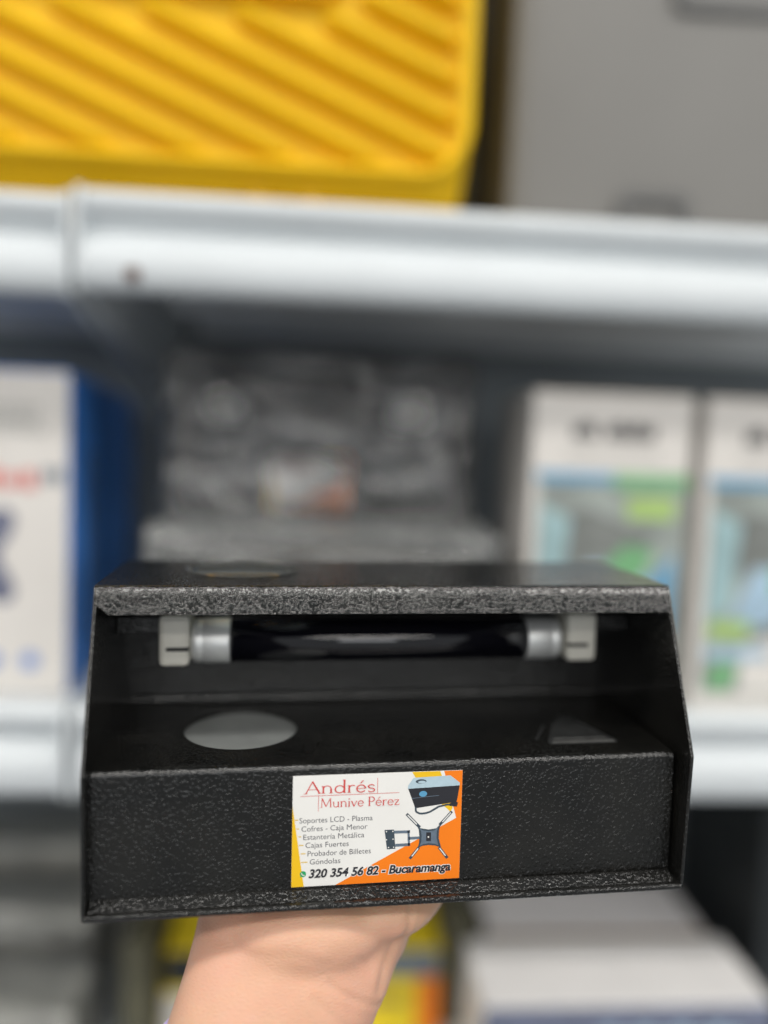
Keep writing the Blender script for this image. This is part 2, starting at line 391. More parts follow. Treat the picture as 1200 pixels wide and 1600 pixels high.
# ------------------------------------------------------------------ the detector
mm = 0.001
def plate_hole(bm, x0, x1, y0, y1, z0, z1, cx, cy, r, n=56):
    """flat plate with a round hole through it"""
    outer = [(x0, y0), (x1, y0), (x1, y1), (x0, y1)]
    inner = [(cx + r * math.cos(2 * math.pi * i / n), cy + r * math.sin(2 * math.pi * i / n)) for i in range(n)]
    pts = [Vector(p) for p in outer + inner]
    edges = [(0, 1), (1, 2), (2, 3), (3, 0)] + [(4 + i, 4 + (i + 1) % n) for i in range(n)]
    vs, es, fs, *_ = delaunay_2d_cdt(pts, edges, [], 0, 1e-7)
    top = [bm.verts.new((v.x, v.y, z1)) for v in vs]; bot = [bm.verts.new((v.x, v.y, z0)) for v in vs]
    for f in fs:
        c = sum((vs[i] for i in f), Vector((0, 0))) / len(f)
        if (c.x - cx) ** 2 + (c.y - cy) ** 2 < (r * .999) ** 2 and all(i >= 4 for i in f): continue
        bm.faces.new([top[i] for i in f]); bm.faces.new([bot[i] for i in reversed(f)])
    for a, b in edges:
        bm.faces.new((top[a], top[b], bot[b], bot[a]))

def sheet(bm, prof, x0, x1, clip=None):
    """bent sheet metal: open profile list of ((y,z) outer,(y,z) inner) extruded in x; clip(x-end, i) shifts the end"""
    rows = []
    for i, (o_, i_) in enumerate(prof):
        a = x0 + (clip(0, i) if clip else 0); b = x1 - (clip(1, i) if clip else 0)
        rows.append([bm.verts.new((a, *o_)), bm.verts.new((b, *o_)), bm.verts.new((b, *i_)), bm.verts.new((a, *i_))])
    for p, q in zip(rows, rows[1:]):
        for k in range(4): bm.faces.new((p[k], p[(k + 1) % 4], q[(k + 1) % 4], q[k]))
    bm.faces.new(rows[0]); bm.faces.new(rows[-1][::-1])

def bend(yc, zc, r, t, a0, a1, n=6):
    out = []
    for i in range(n + 1):
        a = R(a0 + (a1 - a0) * i / n)
        out.append(((yc + r * math.cos(a), zc + r * math.sin(a)), (yc + (r - t) * math.cos(a), zc + (r - t) * math.sin(a))))
    return out

# --- hand-drawn roman letters for the name on the sticker (cap height 1)
def arc(cx, cy, rx, ry, a0, a1, n=14): return [(cx + rx * math.cos(R(a0 + (a1 - a0) * i / n)), cy + ry * math.sin(R(a0 + (a1 - a0) * i / n))) for i in range(n + 1)]
TK, TN = .095, .06
def serif(x, y, w=.11): return ([(x - w, y), (x + w, y)], .035)
E_ = [(arc(.30, .31, .245, .30, 0, 325), .075), ([(.06, .33), (.54, .33)], .045)]
GL = {
 'A': (.92, [([(.08, 0), (.46, 1.02)], TN), ([(.44, 1.02), (.86, 0)], TK), ([(.20, .34), (.70, .34)], .045), serif(.07, .015), serif(.86, .015)]),
 'n': (.72, [([(.13, 0), (.13, .6)], TK), (arc(.345, .36, .215, .25, 165, 0), .065), ([(.56, .37), (.56, 0)], TK), serif(.13, .015), serif(.56, .015), ([(.03, .585), (.13, .60)], .04)]),
 'd': (.72, [(arc(.32, .31, .25, .30, 20, 340), .075), ([(.58, 0), (.58, 1.08)], TK), ([(.48, 1.06), (.58, 1.075)], .04), ([(.58, .015), (.68, .015)], .035)]),
 'r': (.50, [([(.13, 0), (.13, .6)], TK), (arc(.33, .36, .20, .24, 160, 55), .065), serif(.13, .015), ([(.03, .585), (.13, .60)], .04)]),
 'e': (.62, E_),
 'é': (.62, E_ + [([(.26, .76), (.42, .98)], .06)]),
 's': (.50, [(arc(.25, .46, .165, .145, 20, 270), .07), (arc(.25, .16, .175, .155, 90, -160), .07)]),
 'M': (1.12, [([(.12, 0), (.17, 1)], TN), ([(.17, 1), (.54, .08)], TK), ([(.54, .08), (.92, 1)], TN), ([(.92, 1), (.98, 0)], TK), serif(.12, .015), serif(.98, .015), ([(.06, .985), (.19, .985)], .035), ([(.90, .985), (1.03, .985)], .035)]),
 'u': (.70, [([(.12, .6), (.12, .24)], TK), (arc(.33, .24, .21, .235, 180, 350), .065), ([(.55, .6), (.55, 0)], TK), ([(.02, .59), (.12, .59)], .035), ([(.45, .59), (.55, .59)], .035), ([(.55, .015), (.65, .015)], .035)]),
 'i': (.30, [([(.14, 0), (.14, .6)], TK), serif(.14, .015), ([(.04, .585), (.14, .60)], .04), ([(.14, .79), (.14, .90)], .11)]),
 'v': (.62, [([(.07, .6), (.30, 0)], TK), ([(.30, 0), (.53, .6)], TN), serif(.07, .59, .08), serif(.53, .59, .08)]),
 'P': (.72, [([(.15, 0), (.15, 1)], TK), ([(.05, .98), (.36, .98)], .045), (arc(.36, .73, .25, .25, 90, -90), .08), ([(.36, .48), (.15, .48)], .045), serif(.15, .015)]),
 'z': (.56, [([(.07, .58), (.47, .58)], .05), ([(.45, .58), (.08, .02)], .075), ([(.06, .025), (.50, .025)], .05), ([(.075, .58), (.065, .46)], .04), ([(.49, .03), (.505, .15)], .04)]),
 ' ': (.34, []),
}
def roman(name, s, x0, x1, base, cap, y, m, parent):
    tot = sum(GL[c][0] for c in s); kx = (x1 - x0) / tot / mm * mm; polys = []; x = 0
    for c in s:
        for pl, w in GL[c][1]:
            for q in stroke(pl, w): polys.append([(x0 + (x + px) * kx, base + pz * cap) for px, pz in q])
        x += GL[c][0]
    return flat(name, polys, y, m, parent)

def build_detector():
    t = thing('cash_detector', '', 'cash detector')
    K = M['coat']; w = 96.2 * mm; th = 1.2 * mm; H = 98.2 * mm; hp = 43.7 * mm; yl = 5.4 * mm; yt = 19.6 * mm; D = 76.7 * mm
    box('bottom_plate', -w, w, 0, D, -.9 * mm, th, K, t, .95 * mm, 4)
    # side panels: upright at the foot, then leaning back to the lid
    for s in (-1, 1):
        xa, xb = (-w, -w + th) if s < 0 else (w - th, w)
        prism('side_panel', [(.05 * mm, th + .02 * mm), (.05 * mm, hp + 1 * mm), (yt - .4 * mm, H - 2.2 * mm), (D - .2 * mm, H - 2.2 * mm), (D - .2 * mm, th + .02 * mm)], 'X', xa, xb, K, t, .38 * mm)
        if s > 0:
            for v_ in t.children[-1].data.vertices: v_.co.x += 1.4 * mm * max(0, (20 * mm - v_.co.y) / (20 * mm)) * min(1, v_.co.z / (30 * mm))
    wi = w - th - .05 * mm
    box('back_panel', -wi, wi, D - 1.4 * mm, D - .2 * mm, th + .03 * mm, H - 1.4 * mm, K, t, .2 * mm)
    # folded seam along the foot of the back wall
    prism('rear_seam', [(D - 5.2 * mm, hp + .02 * mm), (D - 1.45 * mm, hp + .02 * mm), (D - 1.45 * mm, hp + 2.2 * mm), (D - 4.4 * mm, hp + 1.9 * mm)], 'X', -wi + .1 * mm, wi - .1 * mm, K, t, .35 * mm)
    # housing: platform with round window, bent down into the front panel
    bm = bmesh.new(); r = 2.0 * mm
    plate_hole(bm, -wi, wi, yl + r, D - 1.45 * mm, hp - th, hp, -50.9 * mm, 40.3 * mm, 19.7 * mm)
    sheet(bm, bend(yl + r, hp - r, r, th, 90, 180, 8) + [((yl, th + .05 * mm), (yl + th, th + .05 * mm))], -wi, wi)
    bmesh.ops.remove_doubles(bm, verts=bm.verts[:], dist=2e-6)
    for v_ in bm.verts:                       # the panel was cut a little short at the right and sits deeper there
        if v_.co.x > 0 and v_.co.y < 12 * mm: v_.co.y += 1.6 * mm
        if v_.co.x > 0: v_.co.x -= .8 * mm
    hs = from_bm('housing', bm, K, t)
    for f in hs.data.polygons: f.use_smooth = True
    hs.data.set_sharp_from_angle(angle=R(25))
    lathe('light_window', [(hp - 3.0 * mm, 21.5 * mm), (hp - th - .1 * mm, 21.5 * mm)], M['window'], hs, 48, 'Z', (-50.9 * mm, 40.3 * mm, 0))
    # lid: plate with viewing hole, bent into a leaning front flange with one clipped corner
    bm = bmesh.new(); r = 1.5 * mm
    plate_hole(bm, -w, w, yt + r, D, H - th, H, -51.3 * mm, 55.6 * mm, 19.0 * mm)
    fl = bend(yt + r, H - r, r, th, 90, 157, 6)
    (oy, oz), (iy, iz) = fl[-1]
    d = Vector((-math.sin(R(23)), -math.cos(R(23)))) * 8.4 * mm
    for k in (.35, .62, 1.0): fl.append(((oy + d.x * k, oz + d.y * k), (iy + d.x * k, iz + d.y * k)))
    n = len(fl)
    clip = lambda e, i: ({n - 1: 4.8 * mm, n - 2: 1.1 * mm, n - 3: 0.2 * mm} if e == 0 else {n - 1: 1.0 * mm}).get(i, 0)
    sheet(bm, fl, -w, w, clip)
    bmesh.ops.remove_doubles(bm, verts=bm.verts[:], dist=2e-6)
    ld = from_bm('lid', bm, K, t)
    for f in ld.data.polygons: f.use_smooth = True
    ld.data.set_sharp_from_angle(angle=R(25))
    prof = [(H - 1.0 * mm, 18.9 * mm)] + [(H - 1.0 * mm + (3.6 * mm) * math.sin(R(a)), 18.8 * mm * math.cos(R(a))) for a in (8, 20, 35, 50, 65, 80, 88)]
    lathe('viewing_lens', prof, M['acrylic'], ld, 48, 'Z', (-51.3 * mm, 55.6 * mm, 0))
    lathe('lens_ring', [(H + .02 * mm, 20.2 * mm), (H + .5 * mm, 20.0 * mm), (H + .55 * mm, 19.3 * mm), (H + .02 * mm, 19.05 * mm)], M['acrylic'], ld, 48, 'Z', (-51.3 * mm, 55.6 * mm, 0))
    # ultraviolet tube with its metal caps and sockets
    ty, tz = 51 * mm, 72.9 * mm
    tb = lathe('lamp_tube', [(-55.6 * mm, 6.5 * mm), (-55.4 * mm, 7.9 * mm), (54.4 * mm, 7.9 * mm), (54.6 * mm, 6.5 * mm)], M['tube'], t, 48, 'X', (0, ty, tz))
    for a, b in ((-69.0, -55.3), (68.0, 54.2)):
        s = 1 if b > a else -1
        lathe('tube_cap', [((a + s * 0) * mm, 6.2 * mm), ((a + s * .8) * mm, 7.7 * mm), ((a + s * 3.2) * mm, 8.05 * mm), ((a + s * 3.9) * mm, 7.6 * mm), ((a + s * 4.6) * mm, 8.1 * mm), ((b - s * .7) * mm, 8.1 * mm), (b * mm, 7.95 * mm)], M['alu'], tb, 40, 'X', (0, ty, tz))
    for a, b in ((-79.8, -69.2), (69.3, 80.8)):
        outl = []
        for i in range(13): # round towards the back, square to the front
            an = R(-90 + 180 * i / 12); outl.append((ty + 3 * mm + 9.8 * mm * math.cos(an), tz + 1.6 * mm + 9.2 * mm * math.sin(an)))
        outl += [(ty - 8.2 * mm, tz + 10.8 * mm), (ty - 8.2 * mm, tz - 7.6 * mm)]
        so = prism('lamp_socket', outl, 'X', a * mm, b * mm, M['socket'], t, 1.9 * mm)
        sx = (a + 2.6, b - .2) if a < 0 else (a + .2, b - 3.6)
        box('contact_slot', sx[0] * mm, sx[1] * mm, ty - 8.45 * mm, ty - 7.0 * mm, tz - 1.9 * mm, tz - .55 * mm, M['slot'], so)
        foot = (-95, -79.7) if a < 0 else (80.7, 95)
        box('socket_foot', foot[0] * mm, foot[1] * mm, ty - 2 * mm, ty + 9 * mm, tz + 3 * mm, tz + 9 * mm, K, so, .4 * mm)
    prism('bottom_flange', [(yl + .9 * mm, 3.3 * mm), (yl - .03 * mm, 3.3 * mm), (yl - 3.5 * mm, th + .03 * mm), (yl + .9 * mm, th + .03 * mm)], 'X', -wi + .1 * mm, wi - 1.2 * mm, K, t, .25 * mm)
    # triangular warning film on the platform
    hz = prism('warning_sticker', [(54.6 * mm, 17.2 * mm), (78.6 * mm, 17.4 * mm), (79.4 * mm, 18.6 * mm), (71.5 * mm, 43.2 * mm), (68.2 * mm, 44.6 * mm), (62.5 * mm, 37.2 * mm), (54.0 * mm, 18.6 * mm)], 'Z', hp + .05 * mm, hp + .16 * mm, M['hazard'], t)
    prism('border_line', [(55.4 * mm, 17.5 * mm), (78.2 * mm, 17.7 * mm), (77.9 * mm, 19.6 * mm), (56.1 * mm, 19.4 * mm)], 'Z', hp + .18 * mm, hp + .22 * mm, M['hazard_line'], hz)
    prism('border_line', [(57.0 * mm, 21.2 * mm), (76.6 * mm, 21.4 * mm), (76.3 * mm, 22.3 * mm), (57.4 * mm, 22.1 * mm)], 'Z', hp + .18 * mm, hp + .22 * mm, M['hazard_line'], hz)
    prism('border_line', [(50.6 * mm, 22.0 * mm), (51.4 * mm, 21.4 * mm), (58.8 * mm, 35.0 * mm), (58.0 * mm, 35.5 * mm)], 'Z', hp + .06 * mm, hp + .1 * mm, M['hazard'], hz)
    # ---- printed sticker on the front panel
    cw, ch = 54.6 * mm, 36.3 * mm; y0 = yl - .22 * mm
    st = box('label_sticker', 0, cw, y0, yl - .03 * mm, 0, ch, M['card'], t)
    st.location = (-33.5 * mm, .56 * mm, 4.0 * mm); st.rotation_euler = (0, R(.05), R(.48))
    st['label'] = 'glossy white, orange and yellow trade sticker'
    def Y(k): return y0 - (.025 + .02 * k) * mm
    def sc(pl): return [(x * mm, z * mm) for x, z in pl]
    flat('orange_field', sc([(48.49, 36.28), (54.58, 36.28), (54.58, .02), (14.0, .02), (52.94, 20.44)]), Y(0), M['p_orange'], st)
    flat('yellow_field', sc([(37.96, 36.28), (47.2, 36.28), (51.66, 23.98), (51.04, 22.51), (49.35, 24.08), (42, 30)]), Y(0), M['p_yellow'], st)
    flat('yellow_wedge', sc([(.02, 26.6), (.02, .02), (3.96, .02)]), Y(0), M['p_yellow'], st)
    for a, b, z in ((.83, 1.86, 22), (1.42, 2.19, 19.1), (1.99, 2.87, 16.55), (2.17, 3.61, 13.7), (2.81, 4.35, 10.9), (2.98, 5.04, 8.06)):
        flat('dash', sc(rect(a, b, z - .17, z + .17)), Y(1), M['p_tan'], st)
    roman('lettering', 'Andrés', 3.6 * mm, 26.3 * mm, 30.35 * mm, 3.95 * mm, Y(1), M['p_red'], st)
    roman('lettering', 'Munive Pérez', 8.7 * mm, 34.2 * mm, 25.75 * mm, 3.0 * mm, Y(1), M['p_red'], st)
    flat('rule', sc(rect(2.43, 34.03, 29.58, 29.74)), Y(1), M['p_red'], st)
    flat('rule', sc(rect(26.8, 26.95, 29.8, 34.8)), Y(1), M['p_red'], st)
    flat('rule', sc(rect(8.08, 8.23, 24.6, 29.5)), Y(1), M['p_red'], st)
    for s, a, b, z in (('Soportes LCD - Plasma', 2.24, 25.53, 20.9), ('Cofres - Caja Menor', 2.93, 23.91, 18.13), ('Estantería Metálica', 3.56, 22.96, 15.4), ('Cajas Fuertes', 4.3, 18.04, 12.75), ('Probador de Billetes', 4.99, 25.21, 9.98), ('Góndolas', 5.73, 15.46, 7.24)):
        text_mesh('lettering', s, a * mm, b * mm, z * mm, 1.85 * mm, Y(1), M['p_grey'], st, 0, -.004)
    text_mesh('lettering_outline', '320 354 56 82 - Bucaramanga', 5.23 * mm, 51.79 * mm, 2.85 * mm, 2.86 * mm, Y(1), M['card'], st, .2, .085)
    text_mesh('lettering', '320 354 56 82 - Bucaramanga', 5.43 * mm, 51.59 * mm, 2.85 * mm, 2.86 * mm, Y(3), M['p_black'], st, .2, .032)
    # speech-bubble phone mark
    ic = flat('phone_mark', [sc(ell(3.65, 4.2, 1.0, 1.0)), sc([(2.75, 3.1), (3.3, 3.3), (2.9, 3.8)])], Y(1), M['p_green'], st)
    flat('handset', [q for q in stroke(sc([(3.2, 4.62), (3.25, 4.25), (3.55, 3.88), (3.95, 3.72), (4.15, 3.8)]), .26 * mm)], Y(2), M['card'], st)
    # picture of a detector
    flat('pictured_box', sc([(36.82, 30.88), (53.77, 31.4), (53.2, 27.2), (52.9, 25.8), (39.32, 24.23)]), Y(1), M['p_black'], st)
    flat('pictured_lid', sc([(36.72, 30.80), (36.82, 31.9), (38.53, 34.38), (50.59, 34.73), (53.77, 32.2), (53.77, 31.3)]), Y(2), M['p_sky'], st)
    flat('pictured_hole', sc(ell(40.97, 33.1, 1.75, .72)), Y(3), M['p_slate2'], st)
    flat('pictured_hole', sc(ell(41.25, 32.9, 1.25, .42)), Y(4), M['p_sky'], st)
    flat('pictured_light', sc(ell(41.76, 28.93, 1.3, .95)), Y(2), M['p_blue'], st)
    flat('pictured_step', stroke(sc([(38.1, 27.5), (41.2, 27.85), (47, 28.2)]), .16 * mm), Y(2), M['p_slate'], st)
    flat('pictured_cable', stroke(sc([(39.46, 24.6), (39.5, 23.4), (39.87, 22.9), (40.8, 22.45), (41.68, 22.38), (43, 22.5), (44.24, 22.9), (45.7, 23.7), (47.02, 24.5), (49.83, 25.02), (53.18, 25.1)]), .62 * mm), Y(2), M['p_slate2'], st)
    flat('pictured_plug', sc([(50.6, 24.6), (53.0, 24.2), (53.4, 25.6), (52.4, 26.0), (50.6, 25.4)]), Y(3), M['p_black'], st)
    # picture of a wall mount
    for a, b in (((36.54, 22.49), (41.0, 17.8)), ((51.44, 22.65), (47.5, 18.3)), ((40.9, 11.1), (37.98, 7.43)), ((47.5, 10.8), (50.44, 7.02))):
        flat('pictured_arm', stroke(sc([a, b]), .92 * mm), Y(2), M['p_slate2'], st)
        c = Vector(b) - Vector(a); p = Vector(a) + c * .08; q = Vector(a) + c * .78
        flat('pictured_slot', stroke(sc([tuple(p), tuple(q)]), .36 * mm), Y(3), M['card'], st)
    PL = [(39.99, 18.62), (41.3, 17.49), (43.89, 16.95), (46.45, 17.26), (47.95, 18.79), (47.39, 16.68), (47.31, 14.01), (48.18, 10.76), (46.1, 11.51), (44.03, 11.77), (41.98, 11.6), (40.46, 10.87), (40.92, 12.71), (40.97, 14.84), (40.7, 16.99)]
    flat('pictured_plate', sc(PL), Y(4), M['p_slate2'], st)
    cx, cz = 44.05, 14.4
    flat('pictured_plate', sc([(cx + (x - cx) * .78, cz + (z - cz) * .78) for x, z in PL]), Y(5), M['p_slate'], st)
    flat('pictured_core', sc([(43.14, 16.07), (44.69, 16.0), (44.77, 13.06), (43.22, 13.14)]), Y(6), M['p_black'], st)
    flat('pictured_screw', sc(ell(43.9, 14.5, .28, .28, 12)), Y(7), M['card'], st)
    flat('pictured_bracket', sc([(29.48, 17.49), (32.56, 17.46), (33.15, 11.07), (30.43, 10.99)]), Y(2), M['p_slate2'], st)
    for q in ((30.2, 14.2), (32.3, 14.3), (30.9, 11.6), (32.6, 11.6), (30.1, 16.9), (32.2, 16.9)):
        flat('pictured_screw', sc(ell(q[0], q[1], .22, .22, 10)), Y(3), M['card'], st)
    for a, b, ww in (((32.6, 16.6), (37.8, 16.5), .95), ((33.1, 12.2), (38.0, 12.2), .95), ((37.3, 16.9), (37.6, 11.8), .7), ((37.4, 14.3), (41.0, 14.35), .9)):
        flat('pictured_link', stroke(sc([a, b]), ww * mm), Y(2), M['p_slate'], st)
    return t

det = build_detector()
det['label'] = 'black hammered-metal cash detector with trade sticker, held up on a hand'
det['group'] = 'black cash detectors'
det.location = (0.026999, 0.237302, 1.207621); det.rotation_euler = (R(-.0757), R(-.7623), R(3.8316))
HAND_POSE = (tuple(det.location), tuple(det.rotation_euler))

# ------------------------------------------------------------------ the hand under it
def build_hand():
    bm = bmesh.new(); V, Fc = [], []
    nu, nv = 24, 14
    unit = [Vector((math.sin(math.pi * j / nv) * math.cos(2 * math.pi * i / nu), math.sin(math.pi * j / nv) * math.sin(2 * math.pi * i / nu), math.cos(math.pi * j / nv))) for j in range(1, nv) for i in range(nu)] + [Vector((0, 0, 1)), Vector((0, 0, -1))]
    uf = [(j * nu + i, (j + 1) * nu + i, (j + 1) * nu + (i + 1) % nu, j * nu + (i + 1) % nu) for j in range(nv - 2) for i in range(nu)]
    top_, bot_ = (nv - 1) * nu, (nv - 1) * nu + 1
    uf += [(top_, i, (i + 1) % nu) for i in range(nu)] + [(bot_, (nv - 2) * nu + (i + 1) % nu, (nv - 2) * nu + i) for i in range(nu)]
    def ellipsoid(c, r, rot=(0, 0, 0)):
        m4 = Matrix.Translation(c) @ Matrix.Rotation(R(rot[2]), 4, 'Z') @ Matrix.Rotation(R(rot[1]), 4, 'Y') @ Matrix.Rotation(R(rot[0]), 4, 'X') @ Matrix.Diagonal((*r, 1))
        k = len(V); V.extend(tuple(m4 @ u) for u in unit); Fc.extend(tuple(k + i for i in f) for f in uf)
    def chain(pts):
        """tapered round limb through (x,y,z,r)"""
        for (a, b) in zip(pts, pts[1:]):
            n = 8
            for i in range(n + 1):
                k = i / n; ellipsoid([a[j] + (b[j] - a[j]) * k for j in range(3)], [a[3] + (b[3] - a[3]) * k] * 3)
    # forearm -> wrist -> palm, elliptical sections (centre, half width, half thickness, lean of the thickness axis)
    secs = [((-104, -58, -210), 43, 38, 0), ((-78, -30, -135), 37, 31, 4), ((-60, -8, -92), 33.5, 25, 8), ((-47, 5, -64), 31.5, 21.5, 14),
            ((-39.5, 12, -46), 31.5, 20.5, 26), ((-33, 18, -33), 34, 19, 42), ((-28, 27, -23), 37, 16.5, 62), ((-24, 42, -17), 40, 14.5, 80),
            ((-20, 62, -14.5), 42, 13, 88), ((-17, 84, -13.5), 42, 12, 90), ((-15, 100, -13), 40, 10.5, 90)]
    fine = []
    def cr(p0, p1, p2, p3, t): return .5 * (2 * p1 + (p2 - p0) * t + (2 * p0 - 5 * p1 + 4 * p2 - p3) * t * t + (3 * p1 - p0 - 3 * p2 + p3) * t ** 3)
    flatsec = [(*c, a, b, l) for c, a, b, l in secs]
    for i in range(len(flatsec) - 1):
        q = [flatsec[max(0, i - 1)], flatsec[i], flatsec[i + 1], flatsec[min(len(flatsec) - 1, i + 2)]]
        for k in range(5): fine.append([cr(*[q[j][d] for j in range(4)], k / 5) for d in range(6)])
    fine.append(flatsec[-1])
    rings = []
    for x, y, z, a, b, l in fine:
        ring = []
        for i in range(36):
            t_ = 2 * math.pi * i / 36; cw_, ct = a * math.copysign(abs(math.cos(t_)) ** .85, math.cos(t_)), b * math.copysign(abs(math.sin(t_)) ** .85, math.sin(t_))
            # thickness axis swings from -Y (forearm) to +Z (palm up)
            ring.append(bm.verts.new((x + cw_, y - ct * math.cos(R(l)), z + ct * math.sin(R(l)) - cw_ * (.25 if l < 30 else .25 * max(0, (70 - l) / 40)))))
        rings.append(ring)
    for p, q in zip(rings, rings[1:]):
        for i in range(36): bm.faces.new((p[i], p[(i + 1) % 36], q[(i + 1) % 36], q[i]))
    bm.faces.new(rings[0]); bm.faces.new(rings[-1][::-1])
    ellipsoid((3, 36, -13), (21, 30, 12.5), (0, 0, -20))            # ball of the thumb
    ellipsoid((-47, 36, -16), (17, 30, 14.5), (0, 0, 8))           # heel on the little-finger side
    ellipsoid((-28, 14, -17), (26, 13, 13), (20, 0, 0))
    ellipsoid((-6, 23, -24), (14, 12, 14), (0, 0, 0))
    chain([(2, 38, -13, 12.5), (22, 54, -13, 11.5), (42, 68, -11.5, 10), (55, 86, -9.8, 8.6), (58, 93, -9.3, 7.2)])  # thumb
    for x0, x1, L, r in ((12, 20, 78, 8.8), (-7, -5, 86, 9.0), (-27, -29, 80, 8.6), (-47, -53, 64, 7.6)):             # four fingers, curling up past the back
        chain([(x0, 92, -13, r + 1.2), (x0 + (x1 - x0) * .45, 100 + L * .42, -15.5, r), (x0 + (x1 - x0) * .8, 100 + L * .74, -9, r * .93), (x1, 100 + L * .93, 2, r * .82)])
    bmesh.ops.recalc_face_normals(bm, faces=bm.faces[:])
    bm.verts.index_update(); k = len(V)
    V.extend(tuple(v.co) for v in bm.verts); Fc.extend(tuple(k + v.index for v in f.verts) for f in bm.faces); bm.free()
    me = bpy.data.meshes.new('hand_raw'); me.from_pydata([tuple(c * mm for c in v) for v in V], [], Fc); me.update()
    tmp = bpy.data.objects.new('hand_raw', me); COL.objects.link(tmp)
    r_ = tmp.modifiers.new('r', 'REMESH'); r_.mode = 'VOXEL'; r_.voxel_size = .0014
    s_ = tmp.modifiers.new('s', 'SMOOTH'); s_.factor = .5; s_.iterations = 22
    bpy.context.view_layer.update()
    out = bpy.data.meshes.new_from_object(tmp.evaluated_get(bpy.context.evaluated_depsgraph_get()))
    bpy.data.objects.remove(tmp)
    # creases of the wrist on the side that faces the camera, in (x,z) millimetres: points, depth, width
    creases = [([(-26.5, -29), (-22.5, -33), (-16.5, -39), (-11, -43.5), (-7, -47)], .75, 1.0),
               ([(-21.5, -26.5), (-15, -31.5), (-8, -36.5), (-3, -41)], .85, 1.0),
               ([(6.5, -8), (5.5, -15), (1.0, -22), (-2.5, -29), (-4, -35)], .9, 1.6),
               ([(-12, -20), (-9, -25), (-7.5, -29)], .35, .9), ([(10, -8), (9, -14), (6.5, -20)], .5, .9),
               ([(-50, -44), (-38, -48), (-26, -51), (-12, -56)], .4, 1.2), ([(-60, -14), (-45, -17), (-32, -16), (-22, -20)], .3, 1.6)]
    def dseg(p, a, b):
        ab = b - a; k = max(0, min(1, (p - a).dot(ab) / ab.length_squared)); return (p - a - ab * k).length
    nrm = [v.normal.copy() for v in out.vertices]
    for v, vn in zip(out.vertices, nrm):
        c = v.co / mm
        if c.z > -0.6: v.co.z = -0.0006 if -2 < c.y < 78 else v.co.z       # the palm is flattened against the plate
        if vn.y > -.05 or c.y > 40 or c.z < -75: continue
        p = Vector((c.x, c.z)); dsp = 0
        for pl, dep, wd in creases:
            d = min(dseg(p, Vector(a), Vector(b)) for a, b in zip(pl, pl[1:]))
            dep *= .7; wd *= .75; dsp += dep * math.exp(-(d / wd) ** 2) - .35 * dep * math.exp(-((d - 2.4 * wd) / (1.4 * wd)) ** 2)
        dsp += .35 * noise.noise(Vector((c.x, c.y, c.z)) * .11)
        v.co -= vn * dsp * mm
    for f in out.polygons: f.use_smooth = True
    out.name = 'person'
    h = link('person', out, M['skin'])
    tag(h, 'bare hand and wrist, palm up, carrying the black detector from below', 'hand')
    h.location, h.rotation_euler = HAND_POSE
    return h
hand = build_hand()
# knitted lilac cuff on the forearm
prof = []
bm = bmesh.new(); rings = []
for k, (t_, g) in enumerate(((0, 1.02), (.03, 1.10), (.1, 1.13), (.5, 1.16), (1, 1.2))):
    c = Vector((-60, -8, -92)).lerp(Vector((-104, -58, -210)), t_); a = (33.5 + (43 - 33.5) * t_) * g; b = (25 + 13 * t_) * g
    ring = []
    for i in range(48):
        q = 2 * math.pi * i / 48
        up = 44 * max(0, -math.cos(q)) ** 8 * (1 - t_)
        ring.append(bm.verts.new(((c.x + a * math.cos(q) + up * .53) * mm, (c.y - b * math.sin(q) + up * .43) * mm, (c.z - a * math.cos(q) * .25 + up) * mm)))
    rings.append(ring)
for p, q in zip(rings, rings[1:]):
    for i in range(48): bm.faces.new((p[i], p[(i + 1) % 48], q[(i + 1) % 48], q[i]))
cuff = from_bm('sleeve_cuff', bm, M['cloth'], hand, True)

# ------------------------------------------------------------------ goods on the shelves
def carton(name, label, cat, x0, x1, y0, y1, z0, z1, front, side, top, group=None, rotz=0.0, bev=.0012):
    t = thing(name, label, cat, ((x0 + x1) / 2, y0, z0), (0, 0, R(rotz)), group)
    hw = (x1 - x0) / 2
    bm = bmesh.new(); bm_box(bm, -hw, hw, 0, y1 - y0, 0, z1 - z0, bev, 2)
    bmesh.ops.recalc_face_normals(bm, faces=bm.faces[:])
    for f in bm.faces:
        f.material_index = 0 if f.normal.y < -.6 else (2 if f.normal.z > .6 else 1)
    b = from_bm('carton_body', bm, [front, side, top], t)
    # cardboard flap line along the top
    box('top_flap', -hw + .002, hw - .002, .0015, (y1 - y0) * .48, z1 - z0 + .0002, z1 - z0 + .0009, top, t, .0003)
    return t
FP = -.0006   # print sits this far in front of a carton's face

